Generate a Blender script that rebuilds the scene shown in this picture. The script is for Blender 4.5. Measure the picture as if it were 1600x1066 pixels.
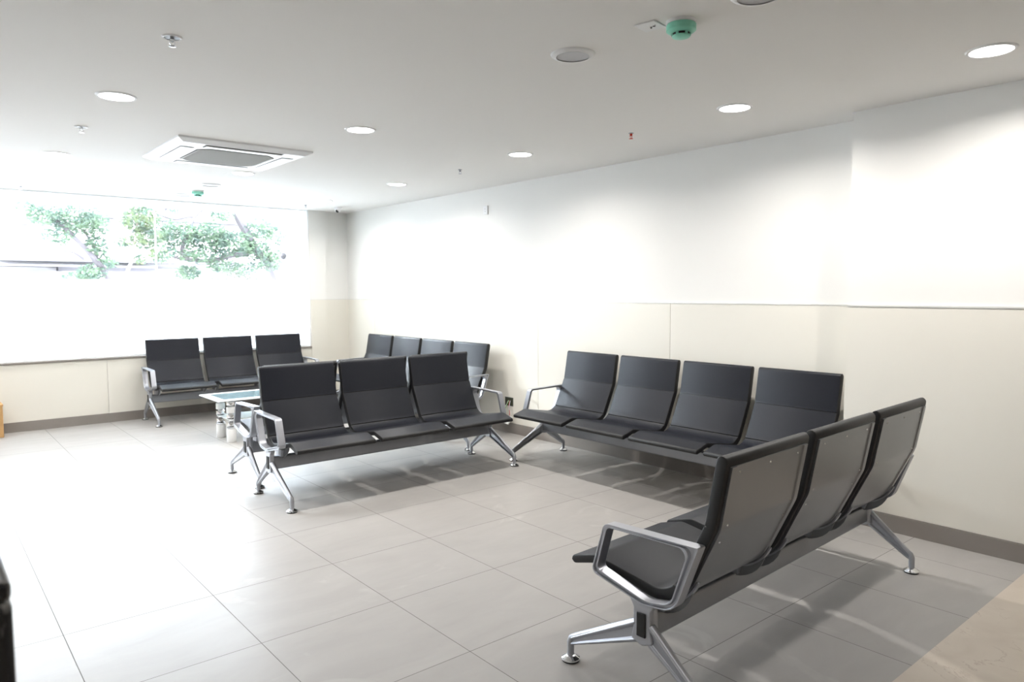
import bpy, bmesh, math, random
from mathutils import Vector, Matrix
PI = math.pi
for o in list(bpy.data.objects): bpy.data.objects.remove(o)
C = bpy.context.scene.collection
scn = bpy.context.scene

# ------------------------------------------------------------------ camera
cam_d = bpy.data.cameras.new('camera'); cam = bpy.data.objects.new('camera', cam_d); C.objects.link(cam)
cam_d.sensor_width = 36.0; cam_d.lens = 1123.39/1600*36; cam_d.clip_start = 0.05
RX = Vector((0.76625459, -0.64251939, -0.00476803)); UP = Vector((0.04821447, 0.05009664, 0.99757992)); FW = Vector((0.64072558, 0.76463008, -0.06936551))
M = Matrix((RX, UP, -FW)).transposed().to_4x4(); M.translation = Vector((-0.42481, -3.40468, 1.41216))
cam.matrix_world = M
cam_d.dof.use_dof = True; cam_d.dof.focus_distance = 3.2; cam_d.dof.aperture_fstop = 5.6
scn.camera = cam

# ------------------------------------------------------------------ world, exposure
W = bpy.data.worlds.new('sky'); scn.world = W; W.use_nodes = True
wn = W.node_tree; wn.nodes.clear()
wo = wn.nodes.new('ShaderNodeOutputWorld'); wb = wn.nodes.new('ShaderNodeBackground')
wb.inputs['Color'].default_value = (0.80, 0.89, 1.0, 1); wb.inputs['Strength'].default_value = 26.0
wn.links.new(wb.outputs[0], wo.inputs[0])
scn.view_settings.view_transform = 'Standard'; scn.view_settings.look = 'None'
scn.view_settings.gamma = 1; scn.view_settings.use_curve_mapping = False
scn.view_settings.exposure = 0.25
LAMP_W = 14.5; LAMP_COL = (1.0, 0.965, 0.92)

# hazy sun behind thin cloud, coming in through the window from outside left
sun_d = bpy.data.lights.new('hazy_sun', 'SUN'); sun_d.energy = 48.0; sun_d.angle = math.radians(42); sun_d.color = (0.90, 0.95, 1.0)
sun = bpy.data.objects.new('hazy_sun', sun_d); C.objects.link(sun)
sun.rotation_euler = Vector((0.50, -0.62, -0.66)).to_track_quat('-Z', 'Y').to_euler(); sun.location = (-6, 12, 10)

# daylight portal in the window opening
pd = bpy.data.lights.new('window_portal', 'AREA'); pd.shape = 'RECTANGLE'; pd.size = 6.3; pd.size_y = 1.7
pd.cycles.is_portal = True
po = bpy.data.objects.new('window_portal', pd); C.objects.link(po)
po.location = (0.38, 5.56, 1.58); po.rotation_euler = (-PI/2, 0, 0)

# ------------------------------------------------------------------ materials
def mat(name, color=(0.8,0.8,0.8), rough=0.5, metal=0.0, spec=0.5, emit=None, estr=0, bump=0, bscale=200, coat=0, var=0, vscale=3):
    m = bpy.data.materials.new(name); m.use_nodes = True
    nt = m.node_tree; b = nt.nodes['Principled BSDF']
    b.inputs['Base Color'].default_value = (*color, 1); b.inputs['Roughness'].default_value = rough
    b.inputs['Metallic'].default_value = metal; b.inputs['Specular IOR Level'].default_value = spec
    b.inputs['Coat Weight'].default_value = coat
    if emit: b.inputs['Emission Color'].default_value = (*emit, 1); b.inputs['Emission Strength'].default_value = estr
    tc = nt.nodes.new('ShaderNodeTexCoord')
    if var:
        n = nt.nodes.new('ShaderNodeTexNoise'); n.inputs['Scale'].default_value = vscale; n.inputs['Detail'].default_value = 5
        nt.links.new(tc.outputs['Object'], n.inputs['Vector'])
        mx = nt.nodes.new('ShaderNodeMix'); mx.data_type = 'RGBA'
        mx.inputs['A'].default_value = (*[c*(1-var) for c in color], 1); mx.inputs['B'].default_value = (*[min(1, c*(1+var)) for c in color], 1)
        nt.links.new(n.outputs['Fac'], mx.inputs['Factor']); nt.links.new(mx.outputs['Result'], b.inputs['Base Color'])
    if bump:
        n = nt.nodes.new('ShaderNodeTexNoise'); n.inputs['Scale'].default_value = bscale
        nt.links.new(tc.outputs['Object'], n.inputs['Vector'])
        bp = nt.nodes.new('ShaderNodeBump'); bp.inputs['Strength'].default_value = bump; bp.inputs['Distance'].default_value = 0.002
        nt.links.new(n.outputs['Fac'], bp.inputs['Height']); nt.links.new(bp.outputs['Normal'], b.inputs['Normal'])
    return m

def node(nt, t, **kw):
    n = nt.nodes.new(t)
    for k, v in kw.items():
        if k.startswith('i_'): n.inputs[k[2:].replace('_', ' ')].default_value = v
        else: setattr(n, k, v)
    return n
def math_(nt, op, a, b=None, c=None, clamp=False):
    n = nt.nodes.new('ShaderNodeMath'); n.operation = op; n.use_clamp = clamp
    for i, v in enumerate((a, b, c)):
        if v is None: continue
        if isinstance(v, (int, float)): n.inputs[i].default_value = v
        else: nt.links.new(v, n.inputs[i])
    return n.outputs[0]
def mixc(nt, fac, a, b):
    n = nt.nodes.new('ShaderNodeMix'); n.data_type = 'RGBA'
    for k, v in (('Factor', fac), ('A', a), ('B', b)):
        if isinstance(v, tuple): n.inputs[k].default_value = (*v, 1)
        elif isinstance(v, (int, float)): n.inputs[k].default_value = v
        else: nt.links.new(v, n.inputs[k])
    return n.outputs['Result']

def tile_material():
    m = bpy.data.materials.new('grey_porcelain_tile'); m.use_nodes = True; nt = m.node_tree; b = nt.nodes['Principled BSDF']
    tc = node(nt, 'ShaderNodeTexCoord'); sp = node(nt, 'ShaderNodeSeparateXYZ'); nt.links.new(tc.outputs['Object'], sp.inputs[0])
    T = 0.6
    def edge(v):
        q = math_(nt, 'DIVIDE', v, T); r = math_(nt, 'SUBTRACT', q, math_(nt, 'ROUND', q))
        return math_(nt, 'MULTIPLY', math_(nt, 'ABSOLUTE', r), T), math_(nt, 'FLOOR', q)
    ex, fx = edge(sp.outputs[0]); ey, fy = edge(sp.outputs[1])
    grout = math_(nt, 'LESS_THAN', math_(nt, 'MINIMUM', ex, ey), 0.0016)
    cb = node(nt, 'ShaderNodeCombineXYZ'); nt.links.new(fx, cb.inputs[0]); nt.links.new(fy, cb.inputs[1])
    wn_ = node(nt, 'ShaderNodeTexWhiteNoise'); nt.links.new(cb.outputs[0], wn_.inputs['Vector'])
    # cloudy streaks that differ from tile to tile
    mp = node(nt, 'ShaderNodeVectorMath', operation='MULTIPLY'); nt.links.new(tc.outputs['Object'], mp.inputs[0]); mp.inputs[1].default_value = (1.6, 4.5, 1)
    ad = node(nt, 'ShaderNodeVectorMath', operation='ADD'); nt.links.new(mp.outputs[0], ad.inputs[0])
    sc = node(nt, 'ShaderNodeVectorMath', operation='SCALE'); nt.links.new(wn_.outputs['Color'], sc.inputs[0]); sc.inputs['Scale'].default_value = 20
    nt.links.new(sc.outputs[0], ad.inputs[1])
    n1 = node(nt, 'ShaderNodeTexNoise'); n1.inputs['Scale'].default_value = 1.4; n1.inputs['Detail'].default_value = 7; n1.inputs['Roughness'].default_value = 0.6; n1.inputs['Distortion'].default_value = 0.6
    nt.links.new(ad.outputs[0], n1.inputs['Vector'])
    n2 = node(nt, 'ShaderNodeTexNoise'); n2.inputs['Scale'].default_value = 2.2; n2.inputs['Detail'].default_value = 8; n2.inputs['Distortion'].default_value = 1.5
    nt.links.new(tc.outputs['Object'], n2.inputs['Vector'])
    base = mixc(nt, n1.outputs['Fac'], (0.305, 0.290, 0.275), (0.405, 0.388, 0.370))
    base = mixc(nt, math_(nt, 'MULTIPLY', wn_.outputs['Value'], 0.18), base, (0.35, 0.335, 0.32))
    dust = math_(nt, 'MULTIPLY', math_(nt, 'SUBTRACT', n2.outputs['Fac'], 0.64, clamp=True), 4.0, clamp=True)
    base = mixc(nt, dust, base, (0.50, 0.49, 0.47))
    col = mixc(nt, grout, base, (0.155, 0.147, 0.138))
    nt.links.new(col, b.inputs['Base Color'])
    rg = math_(nt, 'ADD', math_(nt, 'MULTIPLY', n2.outputs['Fac'], 0.16), 0.34)
    nt.links.new(math_(nt, 'ADD', rg, math_(nt, 'MULTIPLY', grout, 0.4)), b.inputs['Roughness'])
    b.inputs['Specular IOR Level'].default_value = 0.22
    bp = node(nt, 'ShaderNodeBump'); bp.inputs['Strength'].default_value = 0.6; bp.inputs['Distance'].default_value = 0.001
    nt.links.new(math_(nt, 'SUBTRACT', 1.0, grout), bp.inputs['Height']); nt.links.new(bp.outputs[0], b.inputs['Normal'])
    return m

def marble_material():
    m = bpy.data.materials.new('beige_marble'); m.use_nodes = True; nt = m.node_tree; b = nt.nodes['Principled BSDF']
    tc = node(nt, 'ShaderNodeTexCoord')
    n0 = node(nt, 'ShaderNodeTexNoise'); n0.inputs['Scale'].default_value = 5; n0.inputs['Detail'].default_value = 9; n0.inputs['Distortion'].default_value = 0.8
    nt.links.new(tc.outputs['Object'], n0.inputs['Vector'])
    n1 = node(nt, 'ShaderNodeTexNoise'); n1.inputs['Scale'].default_value = 2.3; n1.inputs['Detail'].default_value = 9; n1.inputs['Roughness'].default_value = 0.62; n1.inputs['Distortion'].default_value = 1.2
    nt.links.new(tc.outputs['Object'], n1.inputs['Vector'])
    v = math_(nt, 'ABSOLUTE', math_(nt, 'SUBTRACT', n1.outputs['Fac'], 0.5))
    vein = math_(nt, 'SUBTRACT', 1.0, math_(nt, 'MULTIPLY', v, 130.0), clamp=True)
    mask = math_(nt, 'MULTIPLY', math_(nt, 'SUBTRACT', n0.outputs['Fac'], 0.46, clamp=True), 5.0, clamp=True)
    base = mixc(nt, n0.outputs['Fac'], (0.43, 0.36, 0.30), (0.60, 0.54, 0.46))
    base = mixc(nt, math_(nt, 'MULTIPLY', math_(nt, 'MULTIPLY', vein, mask), 0.8), base, (0.22, 0.13, 0.10))
    nt.links.new(base, b.inputs['Base Color']); b.inputs['Roughness'].default_value = 0.28
    return m

def black_marble():
    m = bpy.data.materials.new('black_veined_marble'); m.use_nodes = True; nt = m.node_tree; b = nt.nodes['Principled BSDF']
    tc = node(nt, 'ShaderNodeTexCoord')
    n1 = node(nt, 'ShaderNodeTexNoise'); n1.inputs['Scale'].default_value = 3.5; n1.inputs['Detail'].default_value = 5; n1.inputs['Distortion'].default_value = 2
    nt.links.new(tc.outputs['Object'], n1.inputs['Vector'])
    v = math_(nt, 'ABSOLUTE', math_(nt, 'SUBTRACT', n1.outputs['Fac'], 0.56))
    vein = math_(nt, 'SUBTRACT', 1.0, math_(nt, 'MULTIPLY', v, 55.0), clamp=True)
    nt.links.new(mixc(nt, math_(nt, 'MULTIPLY', vein, 0.5), (0.008, 0.008, 0.009), (0.35, 0.34, 0.32)), b.inputs['Base Color'])
    b.inputs['Roughness'].default_value = 0.2
    return m

def bark_or_wall(name, a, bcol, scale, thr=0.5, rough=0.9):
    m = bpy.data.materials.new(name); m.use_nodes = True; nt = m.node_tree; b = nt.nodes['Principled BSDF']
    tc = node(nt, 'ShaderNodeTexCoord'); n0 = node(nt, 'ShaderNodeTexNoise'); n0.inputs['Scale'].default_value = scale; n0.inputs['Detail'].default_value = 8
    nt.links.new(tc.outputs['Object'], n0.inputs['Vector'])
    f = math_(nt, 'MULTIPLY', math_(nt, 'SUBTRACT', n0.outputs['Fac'], thr-0.1, clamp=True), 5.0, clamp=True)
    nt.links.new(mixc(nt, f, a, bcol), b.inputs['Base Color']); b.inputs['Roughness'].default_value = rough
    return m

def film_material():
    m = bpy.data.materials.new('frosted_white_film'); m.use_nodes = True; nt = m.node_tree; nt.nodes.clear()
    out = node(nt, 'ShaderNodeOutputMaterial'); tr = node(nt, 'ShaderNodeBsdfTranslucent'); di = node(nt, 'ShaderNodeBsdfDiffuse')
    tr.inputs['Color'].default_value = (0.95, 0.97, 0.98, 1); di.inputs['Color'].default_value = (0.9, 0.9, 0.9, 1)
    mx = node(nt, 'ShaderNodeMixShader'); mx.inputs[0].default_value = 0.28
    nt.links.new(tr.outputs[0], mx.inputs[1]); nt.links.new(di.outputs[0], mx.inputs[2])
    tp = node(nt, 'ShaderNodeBsdfTransparent'); m2 = node(nt, 'ShaderNodeMixShader'); m2.inputs[0].default_value = 0.35
    nt.links.new(mx.outputs[0], m2.inputs[1]); nt.links.new(tp.outputs[0], m2.inputs[2]); nt.links.new(m2.outputs[0], out.inputs[0])
    return m

def glass_material(name, tint, refl=0.08, rough=0.02, milk=0):
    m = bpy.data.materials.new(name); m.use_nodes = True; nt = m.node_tree; nt.nodes.clear()
    out = node(nt, 'ShaderNodeOutputMaterial'); tr = node(nt, 'ShaderNodeBsdfTransparent'); gl = node(nt, 'ShaderNodeBsdfGlossy')
    tr.inputs['Color'].default_value = (*tint, 1); gl.inputs['Roughness'].default_value = rough
    fr = node(nt, 'ShaderNodeFresnel'); fr.inputs['IOR'].default_value = 1.45
    mx = node(nt, 'ShaderNodeMixShader'); nt.links.new(math_(nt, 'ADD', fr.outputs[0], refl-0.04, clamp=True), mx.inputs[0])
    nt.links.new(gl.outputs[0], mx.inputs[2])
    if milk:
        df = node(nt, 'ShaderNodeBsdfDiffuse'); df.inputs['Color'].default_value = (0.55, 0.78, 0.86, 1)
        m3 = node(nt, 'ShaderNodeMixShader'); m3.inputs[0].default_value = milk
        nt.links.new(tr.outputs[0], m3.inputs[1]); nt.links.new(df.outputs[0], m3.inputs[2]); nt.links.new(m3.outputs[0], mx.inputs[1])
    else: nt.links.new(tr.outputs[0], mx.inputs[1])
    nt.links.new(mx.outputs[0], out.inputs[0])
    return m

def leaf_material(name, a, b2):
    m = bpy.data.materials.new(name); m.use_nodes = True; nt = m.node_tree; nt.nodes.clear()
    out = node(nt, 'ShaderNodeOutputMaterial'); tr = node(nt, 'ShaderNodeBsdfTranslucent'); di = node(nt, 'ShaderNodeBsdfDiffuse')
    tc = node(nt, 'ShaderNodeTexCoord'); n0 = node(nt, 'ShaderNodeTexNoise'); n0.inputs['Scale'].default_value = 6
    nt.links.new(tc.outputs['Object'], n0.inputs['Vector'])
    f = math_(nt, 'MULTIPLY', math_(nt, 'SUBTRACT', n0.outputs['Fac'], 0.42, clamp=True), 6.0, clamp=True)
    c = mixc(nt, f, a, b2); nt.links.new(c, tr.inputs['Color']); nt.links.new(c, di.inputs['Color'])
    mx = node(nt, 'ShaderNodeMixShader'); mx.inputs[0].default_value = 0.6
    nt.links.new(tr.outputs[0], mx.inputs[1]); nt.links.new(di.outputs[0], mx.inputs[2]); nt.links.new(mx.outputs[0], out.inputs[0])
    return m

m_tile = tile_material(); m_marble = marble_material(); m_blackmarble = black_marble()
m_ceil = mat('white_ceiling_paint', (0.84, 0.825, 0.80), 0.85, spec=0.2, bump=0.05, bscale=60)
m_wall = mat('white_wall_paint', (0.81, 0.80, 0.77), 0.5, spec=0.35)
m_panel = mat('cream_laminate_panel', (0.76, 0.73, 0.655), 0.32, spec=0.45, var=0.015, vscale=1.2)
m_skirt = mat('grey_stone_skirting', (0.235, 0.21, 0.19), 0.45, var=0.12, vscale=5)
m_trim = mat('pale_metal_trim', (0.72, 0.71, 0.68), 0.35, metal=0.3)
m_slot = mat('grey_shadow_gap', (0.16, 0.16, 0.16), 0.7)
m_dark = mat('dark_gap', (0.03, 0.03, 0.03), 0.8)
m_white = mat('white_plastic', (0.82, 0.82, 0.82), 0.4)
m_ac = mat('white_cassette_plastic', (0.86, 0.87, 0.88), 0.35)
m_wframe = mat('white_window_frame', (0.9, 0.92, 0.93), 0.4)
m_cushion = mat('black_moulded_cushion', (0.0085, 0.0100, 0.0160), 0.45, spec=0.3, bump=0.25, bscale=420)
m_edge = mat('black_cushion_edge', (0.008, 0.008, 0.009), 0.5)
m_alu = mat('silver_cast_aluminium', (0.43, 0.44, 0.475), 0.40, metal=0.8, bump=0.05, bscale=300)
m_beam = mat('silver_painted_steel_beam', (0.30, 0.308, 0.33), 0.42, metal=0.7)
m_sheet = mat('brushed_steel_sheet', (0.27, 0.278, 0.292), 0.32, metal=0.85, var=0.08, vscale=4)
m_bracket = mat('grey_steel_bracket', (0.24, 0.25, 0.26), 0.4, metal=0.6)
m_chrome = mat('polished_chrome', (0.75, 0.76, 0.78), 0.12, metal=1.0)
m_rubber = mat('black_rubber', (0.012, 0.012, 0.012), 0.6)
m_lens = mat('lit_lamp_lens', (1, 1, 1), 0.5, emit=(1.0, 0.98, 0.96), estr=14)
m_mesh = mat('grey_speaker_mesh', (0.60, 0.60, 0.62), 0.6, bump=0.6, bscale=900)
m_grille = mat('grey_intake_grille', (0.48, 0.48, 0.46), 0.6)
m_green = mat('mint_green_plastic', (0.25, 0.66, 0.50), 0.4)
m_red = mat('red_plastic', (0.65, 0.05, 0.02), 0.4)
m_glass = glass_material('clear_window_glass', (0.97, 0.985, 0.98), 0.05)
m_tglass = glass_material('pale_blue_table_glass', (0.88, 0.96, 0.99), 0.15, milk=0.4)  # see-through glass with a pale blue diffuse share mixed in
m_frost = mat('frosted_glass_border', (0.88, 0.92, 0.92), 0.25)
m_film = film_material()
m_post = mat('white_marble_cylinder', (0.80, 0.80, 0.79), 0.35, var=0.06, vscale=20)
m_crystal = mat('mirror_crystal', (0.92, 0.93, 0.95), 0.05, metal=1.0)
m_wood = mat('light_brown_wood', (0.50, 0.29, 0.12), 0.45, var=0.2, vscale=12)
m_cable_g = mat('green_wire', (0.14, 0.35, 0.07), 0.5); m_cable_w = mat('grey_cable', (0.5, 0.52, 0.58), 0.5); m_cable_r = mat('red_wire', (0.5, 0.04, 0.03), 0.5)
m_bark = mat('grey_brown_bark', (0.045, 0.038, 0.042), 0.9, var=0.3, vscale=14)
m_palebark = mat('pale_pinkish_bark', (0.20, 0.15, 0.14), 0.9, var=0.2, vscale=14)
m_leafA = leaf_material('mid_green_leaves', (0.050, 0.070, 0.058), (0.078, 0.108, 0.070))
m_leafB = leaf_material('yellow_green_leaves', (0.055, 0.074, 0.058), (0.092, 0.112, 0.062))
m_leafC = leaf_material('dry_bush_leaves', (0.05, 0.055, 0.045), (0.09, 0.085, 0.08))
m_plaster = bark_or_wall('weathered_pale_plaster', (0.42, 0.39, 0.40), (0.5, 0.48, 0.48), 1.2)
m_stain = bark_or_wall('peeling_orange_plaster', (0.42, 0.40, 0.40), (0.24, 0.13, 0.085), 2.5, 0.48)
m_ledge = mat('grey_stone_ledge', (0.08, 0.073, 0.08), 0.9, var=0.2, vscale=3)
m_ground = mat('outdoor_concrete', (0.68, 0.68, 0.68), 0.9)

# ------------------------------------------------------------------ mesh helpers
def new(): return bmesh.new()
def box(bm, x0, x1, y0, y1, z0, z1):
    vs = [bm.verts.new((x, y, z)) for x in (x0, x1) for y in (y0, y1) for z in (z0, z1)]
    for f in ((0,1,3,2), (4,6,7,5), (0,4,5,1), (2,3,7,6), (0,2,6,4), (1,5,7,3)): bm.faces.new([vs[i] for i in f])
    return vs
def lathe(bm, prof, c=(0,0,0), n=32, axis='z'):
    rings = []
    for r, z in prof:
        if r < 1e-6: rings.append([bm.verts.new(_ax(0, 0, z, c, axis))])
        else: rings.append([bm.verts.new(_ax(r*math.cos(2*PI*k/n), r*math.sin(2*PI*k/n), z, c, axis)) for k in range(n)])
    for a, b in zip(rings, rings[1:]):
        for k in range(n):
            k2 = (k+1) % n
            if len(a) == 1 and len(b) == 1: continue
            if len(a) == 1: bm.faces.new((a[0], b[k], b[k2]))
            elif len(b) == 1: bm.faces.new((a[k], a[k2], b[0]))
            else: bm.faces.new((a[k], a[k2], b[k2], b[k]))
    for ring, rev in ((rings[0], True), (rings[-1], False)):
        if len(ring) > 2: bm.faces.new(ring[::-1] if rev else ring)
def _ax(x, y, z, c, axis):
    if axis == 'z': return (c[0]+x, c[1]+y, c[2]+z)
    if axis == 'x': return (c[0]+z, c[1]+x, c[2]+y)
    return (c[0]+x, c[1]+z, c[2]+y)
def tube(bm, pts, r, n=8, cap=True):
    pts = [Vector(p) for p in pts]; rs = r if isinstance(r, (list, tuple)) else [r]*len(pts)
    up = Vector((0, 0, 1)); rings = []; prev = None
    for i, p in enumerate(pts):
        t = (pts[min(i+1, len(pts)-1)]-pts[max(i-1, 0)]).normalized()
        if prev is None:
            a = up if abs(t.dot(up)) < 0.95 else Vector((1, 0, 0)); u = t.cross(a).normalized()
        else: u = (prev - t*prev.dot(t)).normalized()
        prev = u; v = t.cross(u)
        rings.append([bm.verts.new(p + (u*math.cos(2*PI*k/n)+v*math.sin(2*PI*k/n))*rs[i]) for k in range(n)])
    for a, b in zip(rings, rings[1:]):
        for k in range(n): bm.faces.new((a[k], a[(k+1)%n], b[(k+1)%n], b[k]))
    if cap: bm.faces.new(rings[0][::-1]); bm.faces.new(rings[-1])
def poly_x(bm, pts, x0, x1):          # polygon in the yz plane given thickness in x
    a = [bm.verts.new((x0, y, z)) for y, z in pts]; b = [bm.verts.new((x1, y, z)) for y, z in pts]
    bm.faces.new(a); bm.faces.new(b[::-1]); n = len(pts)
    for i in range(n): bm.faces.new((a[i], b[i], b[(i+1)%n], a[(i+1)%n]))
def poly_z(bm, pts, z0, z1):
    a = [bm.verts.new((x, y, z0)) for x, y in pts]; b = [bm.verts.new((x, y, z1)) for x, y in pts]
    bm.faces.new(a[::-1]); bm.faces.new(b); n = len(pts)
    for i in range(n): bm.faces.new((a[i], a[(i+1)%n], b[(i+1)%n], b[i]))
def to_mesh(name, bm, m, smooth=35, mats=None):
    bmesh.ops.recalc_face_normals(bm, faces=bm.faces)
    me = bpy.data.meshes.new(name); bm.to_mesh(me); bm.free()
    for x in (mats or [m]): me.materials.append(x)
    if smooth:
        me.shade_smooth(); me.set_sharp_from_angle(angle=math.radians(smooth))
    return me
def link(name, me, parent=None, loc=(0,0,0), rot=(0,0,0), bevel=0):
    o = bpy.data.objects.new(name, me); C.objects.link(o); o.location = loc; o.rotation_euler = rot
    if parent: o.parent = parent
    if bevel:
        md = o.modifiers.new('bevel', 'BEVEL'); md.width = bevel; md.segments = 2; md.limit_method = 'ANGLE'; md.angle_limit = math.radians(40)
    return o
def obj(name, bm, m, parent=None, loc=(0,0,0), rot=(0,0,0), bevel=0, smooth=35):
    return link(name, to_mesh(name, bm, m, smooth), parent, loc, rot, bevel)
def tag(o, label, cat, group=None, kind=None):
    o['label'] = label; o['category'] = cat
    if group: o['group'] = group
    if kind: o['kind'] = kind
    return o
def thing(name, label, cat, loc=(0,0,0), rotz=0, group=None):
    o = bpy.data.objects.new(name, None); C.objects.link(o); o.location = loc; o.rotation_euler = (0, 0, rotz); o.empty_display_size = 0.1
    return tag(o, label, cat, group)
def struct(name, bm, m, label=None, parent=None, bevel=0, smooth=0):
    o = obj(name, bm, m, parent, bevel=bevel, smooth=smooth); o['kind'] = 'structure'
    if label and not parent: o['label'] = label; o['category'] = name.split('_')[0].split('.')[0]
    return o
def catmull(pts, k=6):
    P = [Vector(p) for p in pts]; P = [2*P[0]-P[1]]+P+[2*P[-1]-P[-2]]; out = []
    for i in range(1, len(P)-2):
        for s in range(k):
            t = s/k
            out.append(0.5*((2*P[i])+(P[i+1]-P[i-1])*t+(2*P[i-1]-5*P[i]+4*P[i+1]-P[i+2])*t*t+(3*P[i]-P[i-1]-3*P[i+1]+P[i+2])*t**3))
    return out+[P[-2]]
def fillet(pts, radii, seg=7, closed=False):
    n = len(pts); out = []
    for i in range(n):
        p = Vector(pts[i]).to_2d() if len(pts[i]) == 3 else Vector(pts[i]); r = radii[i]
        if r <= 0 or (not closed and i in (0, n-1)): out.append(p.copy()); continue
        a = Vector(pts[i-1])-p; b = Vector(pts[(i+1) % n])-p
        la, lb = a.length, b.length; a.normalize(); b.normalize(); ang = a.angle(b)
        d = min(r/math.tan(ang/2), la*0.49, lb*0.49); r2 = d*math.tan(ang/2)
        c = p+(a+b).normalized()*(r2/math.sin(ang/2)); s = p+a*d-c; e = p+b*d-c
        th = math.atan2(s.x*e.y-s.y*e.x, s.dot(e))
        for k in range(seg+1):
            t = th*k/seg; out.append(c+Vector((s.x*math.cos(t)-s.y*math.sin(t), s.x*math.sin(t)+s.y*math.cos(t))))
    return out
def normals2(pts):
    out = []
    for i in range(len(pts)):
        t = (pts[min(i+1, len(pts)-1)]-pts[max(i-1, 0)]).normalized(); out.append(Vector((t.y, -t.x)))   # points down / rearwards
    return out

# ------------------------------------------------------------------ room
XL, XR, XP = -3.6, 4.135, 3.92           # left wall, right wall, projecting pier face
YW, YB, H = 5.40, -7.2, 2.46
YP = -1.38                                # end of the pier
YM = -2.365                               # tile / marble joint
SILL, DADO = 0.71, 1.31
bm = new(); box(bm, XL-0.2, XR+0.2, YM, 5.7, -0.1, 0); struct('floor', bm, m_tile, 'pale grey square porcelain floor tiles with thin dark joints')
bm = new(); box(bm, XL-0.2, XR+0.2, YB-0.2, YM, -0.1, 0); struct('floor', bm, m_marble, 'beige cracked marble floor in the lower right corner')
bm = new(); box(bm, XL-0.2, XR+0.2, YB-0.2, 5.7, H, H+0.1); struct('ceiling', bm, m_ceil, 'flat white painted ceiling with round downlights')
bm = new(); box(bm, XR, XR+0.2, YP-0.2, 5.7, 0, H)
wr = struct('wall_right', bm, m_wall, 'long right wall, white paint above cream panels')
ys = [5.48, 4.75, 3.2, 1.64, 0.10, YP]
for y1, y0 in zip(ys, ys[1:]):
    bm = new(); box(bm, XR-0.010, XR, y0+0.0015, y1-0.0015, 0.10, DADO); struct('wainscot_panel', bm, m_panel, parent=wr, bevel=0.001)
bm = new(); box(bm, XR-0.013, XR, YP, 5.48, DADO, DADO+0.010); struct('dado_strip', bm, m_trim, parent=wr)
bm = new(); box(bm, XR-0.022, XR, YP, 5.48, 0, 0.10); struct('baseboard_right', bm, m_skirt, 'grey stone skirting along the long right wall')
bm = new(); box(bm, XP, XR+0.2, YB, YP, 0, H)
wp = struct('wall_pier', bm, m_wall, 'projecting wall section at far right of the frame, nearer the camera')
bm = new(); box(bm, XP-0.010, XP, YB, YP, 0.10, DADO); struct('wainscot_panel', bm, m_panel, parent=wp, bevel=0.001)
bm = new(); box(bm, XP-0.014, XP, YB, YP, DADO, DADO+0.010); struct('dado_strip', bm, m_trim, parent=wp)
bm = new(); box(bm, XP, XR, YP, YP+0.010, 0.10, DADO); struct('wainscot_panel', bm, m_panel, parent=wp)
bm = new(); box(bm, XP-0.020, XP, YB, YP+0.012, 0, 0.098); struct('baseboard_pier', bm, m_skirt, 'grey stone skirting under the projecting wall section')
# window wall
bm = new()
box(bm, XL, 3.56, YW+0.010, YW+0.26, 0, SILL-0.02)
box(bm, 3.56, 3.79, YW+0.010, YW+0.26, 0, H)
box(bm, 3.79, XR, YW+0.075, YW+0.26, 0, H)
box(bm, XL, -2.80, YW+0.010, YW+0.26, SILL-0.02, H)
ww = struct('wall_back', bm, m_wall, 'far wall holding the long window, cream panels below')
xs = [3.56, 2.88, 1.20, -0.45, -2.1, XL]
for x1, x0 in zip(xs, xs[1:]):
    bm = new(); box(bm, x0+0.0015, x1-0.0015, YW, YW+0.010, 0.10, SILL-0.022); struct('wainscot_panel', bm, m_panel, parent=ww, bevel=0.001)
bm = new(); box(bm, 3.562, 3.79, YW, YW+0.010, 0.10, DADO); struct('wainscot_panel', bm, m_panel, parent=ww)
bm = new(); box(bm, 3.79, XR-0.010, YW+0.065, YW+0.075, 0.10, DADO); struct('wainscot_panel', bm, m_panel, parent=ww)
bm = new(); box(bm, 3.562, 3.792, YW-0.003, YW+0.010, DADO, DADO+0.008); box(bm, 3.79, XR-0.013, YW+0.062, YW+0.075, DADO, DADO+0.008); struct('dado_strip', bm, m_trim, parent=ww)
bm = new(); box(bm, XL, 3.80, YW-0.010, YW+0.010, 0, 0.10); box(bm, 3.80, XR-0.022, YW+0.055, YW+0.075, 0, 0.10)
struct('baseboard_back', bm, m_skirt, 'grey stone skirting under the long window')
bm = new(); box(bm, XL-0.2, XL, YB, 5.7, 0, H); struct('wall_left', bm, m_wall, 'left side wall outside the frame')
bm = new(); box(bm, XL, XR, YB-0.2, YB, 0, H); struct('wall_front', bm, m_wall, 'wall behind the viewer')
bm = new(); box(bm, -2.80, 3.56, YW-0.015, YW+0.26, SILL-0.02, SILL); struct('trim_1', bm, m_skirt, 'thin stone window sill on the cream panels', bevel=0.003)

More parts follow.
